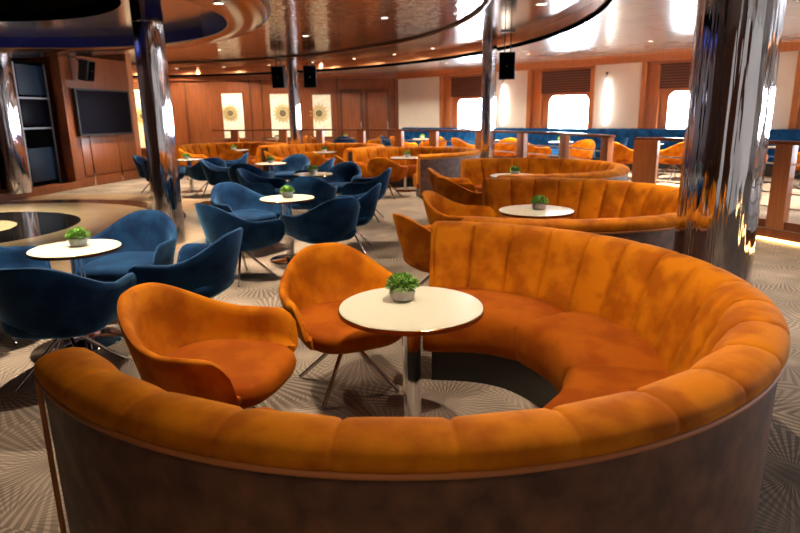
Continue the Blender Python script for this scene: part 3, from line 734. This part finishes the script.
bm = bmesh.new(); tube(bm, [(*clx(IC[0]+IR*math.cos(2*PI*j/K), IC[1]+IR*math.sin(2*PI*j/K)), 3.22) for j in range(K)], .03, 8, closed=True); struct(obj('trim_9', bm, M['wood_dark'], angle=60))
bm = bmesh.new(); bm.faces.new([bm.verts.new((*clx(IC[0]+IR*math.cos(2*PI*j/K), IC[1]+IR*math.sin(2*PI*j/K)), 3.25)) for j in range(K)]); struct(obj('ceiling_recess', bm, M['hammered'], recalc=False))
# hanging round soffit over the dance floor with a recess, its blue light painted on, and a dark dome opening
bm = bmesh.new(); K = 160
SB, SR = (-7.8, 6.92), 6.36; RB, RR = (-5.81, 8.13), 3.6; DB, DR = (-5.67, 7.42), 2.37
def loop(c, rr, z): return [bm.verts.new((*clx(c[0]+rr*math.cos(2*PI*j/K), c[1]+rr*math.sin(2*PI*j/K)), z)) for j in range(K)]
def br(a, b, mi):
    for j in range(K):
        try: bm.faces.new((a[j], a[(j+1) % K], b[(j+1) % K], b[j])).material_index = mi
        except ValueError: pass
top, rim, low = loop(SB, SR, 3.22), loop(SB, SR, 2.90), loop(SB, SR-.04, 2.87)
h0, h1, hi, ht, d0, d1 = loop(RB, RR, 2.87), loop(RB, RR-.02, 2.885), loop(RB, RR-.02, 3.06), loop(RB, RR-.02, 3.06), loop(DB, DR, 3.06), loop(DB, DR, 3.20)
br(top, rim, 1); br(rim, low, 1); br(low, h0, 0); br(h0, h1, 1); br(h1, hi, 2); br(ht, d0, 3); br(d0, d1, 4); bm.faces.new(d1).material_index = 4
bmesh.ops.recalc_face_normals(bm, faces=bm.faces)
struct(obj('ceiling_soffit', bm, [M['bronze_gloss'], M['wood_dark'], M['blue_glow_paint'], M['silver'], M['void']]))

# recessed lamps
SPOTS = []
def downlight(x, y, z, e, lab, ang=95, c=(1., .84, .63)):
    root = empty('ceiling_light', (x, y, z))
    bm = bmesh.new(); lathe(bm, [(.075, 0), (.075, -.006), (.055, -.010), (.052, -.004)], 24, cap=False); obj('trim_ring', bm, M['chrome'], root)
    bm = bmesh.new(); lathe(bm, [(.052, -.005), (.02, -.007)], 24); obj('lens', bm, M['lamp'], root)
    tag(root, lab, 'light', 'small round recessed ceiling lights')
    l = bpy.data.lights.new('spot', 'SPOT'); l.energy = e; l.color = c; l.spot_size = R(ang); l.spot_blend = .8; l.shadow_soft_size = .03
    o = bpy.data.objects.new('spot_lamp', l); C.objects.link(o); o.location = (x, y, z-.03)
OUT = CZ-.0005
WARM = [
 (.55, 2.6, 3.0, 190, 'recessed light above the nearest sofa ring'), (1.5, 5.2, 3.0, 170, 'recessed light above the second booth'),
 (1.9, 8.6, 3.0, 170, 'recessed light above the third booth'), (3.55, 5.75, 3.0, 300, 'recessed light in the pale ceiling right of the thick column'),
 (-1.3, 3.6, 2.87, 150, 'recessed light over the front orange chair'), (-1.0, 6.0, 2.87, 130, 'recessed light over the middle blue chairs'),
 (-.2, 11.3, 3.25, 420, 'recessed light above the fourth booth'), (-1.9, 13.6, 3.25, 420, 'recessed light above the fifth booth'), (-4.4, 16.0, 3.25, 420, 'recessed light above the farthest booth'),
 (-3.0, 10.4, 3.25, 450, 'recessed light over the third blue table'), (-5.7, 12.6, 3.25, 600, 'recessed light over the dance floor edge')]
WARM += [(-.4, -.6, 3.0, 130, 'added unseen ceiling light behind the camera, brightening the nearest sofa front'), (-2.6, 4.6, 2.87, 480, 'recessed light added over the left blue table'), (-2.0, 7.4, 2.87, 560, 'recessed light added over the middle blue table'), (-7.4, 9.4, 3.06, 900, 'recessed light added over the dance floor'),  # first light is added unseen behind the camera to lift the sofa front
 (-6.6, 15.2, 3.25, 600, 'recessed light added in front of the television'), (-3.6, 13.0, 3.25, 600, 'recessed light added over the farthest blue table'),
 (4.6, 9.6, 3.0, 500, 'recessed light added over the railing opening'), (5.2, 13.2, 3.0, 1700, 'recessed light added over the deck before the right window'), (3.2, 15.6, 3.0, 1700, 'recessed light added over the deck before the middle window'),
 (1.4, 18.0, 3.0, 1700, 'recessed light added over the deck before the left window'), (-2.4, 20.3, 3.25, 600, 'recessed light added over the deck before the rear doors'), (7.2, 10.6, 3.0, 1000, 'recessed light added over the deck right of the thick column')]  # this whole second list is fill light added to brighten the room
for x, y, z, e, lab in WARM: downlight(x, y, z, e, lab)
for k in range(9):
    an = R(22+k*9); downlight(HC[0]+10.75*math.cos(an), min(21.6, HC[1]+10.75*math.sin(an)), 3.218, 140, 'small recessed light in a shelf row mostly added to brighten the copper ring', 172)  # row mostly added so its grazing light brightens the copper fascia
for x, lab in ((-6.8, 'recessed wall light left of the bright art panel'), (-5.0, 'recessed wall light right of the bright art panel'), (-3.35, 'recessed wall light beside the slim rear column'), (-1.2, 'recessed wall light above the wood doors')):
    downlight(x, 21.85, 3.21, 270, lab, 80, (1., .62, .3))
downlight(-8.9, 21.4, 3.21, 420, 'recessed wall light at the glowing art panel beyond the television wall', 90, (1., .6, .25))

# ------------------------------------------------------------------ daylight
w = bpy.data.worlds.new('sky'); sc.world = w; w.use_nodes = True
bg = w.node_tree.nodes['Background']; bg.inputs[0].default_value = (.86, .93, 1., 1); bg.inputs[1].default_value = 55.0
# ------------------------------------------------------------------ camera
cam = bpy.data.cameras.new('camera'); co = bpy.data.objects.new('camera', cam); C.objects.link(co)
cam.sensor_width = 36.; cam.lens = 610/800*36; cam.clip_start = .05; cam.clip_end = 200
T, RO = R(14.0), R(.9)
up0 = Vector((0, math.sin(T), math.cos(T))); fw = Vector((0, math.cos(T), -math.sin(T))); r0 = Vector((1, 0, 0))
rt = math.cos(RO)*r0-math.sin(RO)*up0; up = math.sin(RO)*r0+math.cos(RO)*up0
co.matrix_world = Matrix(((rt.x, up.x, -fw.x, 0), (rt.y, up.y, -fw.y, 0), (rt.z, up.z, -fw.z, 1.62), (0, 0, 0, 1)))
cam.dof.use_dof = True; cam.dof.focus_distance = 2.6; cam.dof.aperture_fstop = 4.0
sc.camera = co
sc.view_settings.view_transform = 'Standard'; sc.view_settings.look = 'None'; sc.view_settings.gamma = 1.; sc.view_settings.exposure = .65; sc.view_settings.use_curve_mapping = False
sc.cycles.use_denoising = True; sc.cycles.max_bounces = 8; sc.cycles.sample_clamp_indirect = 6.
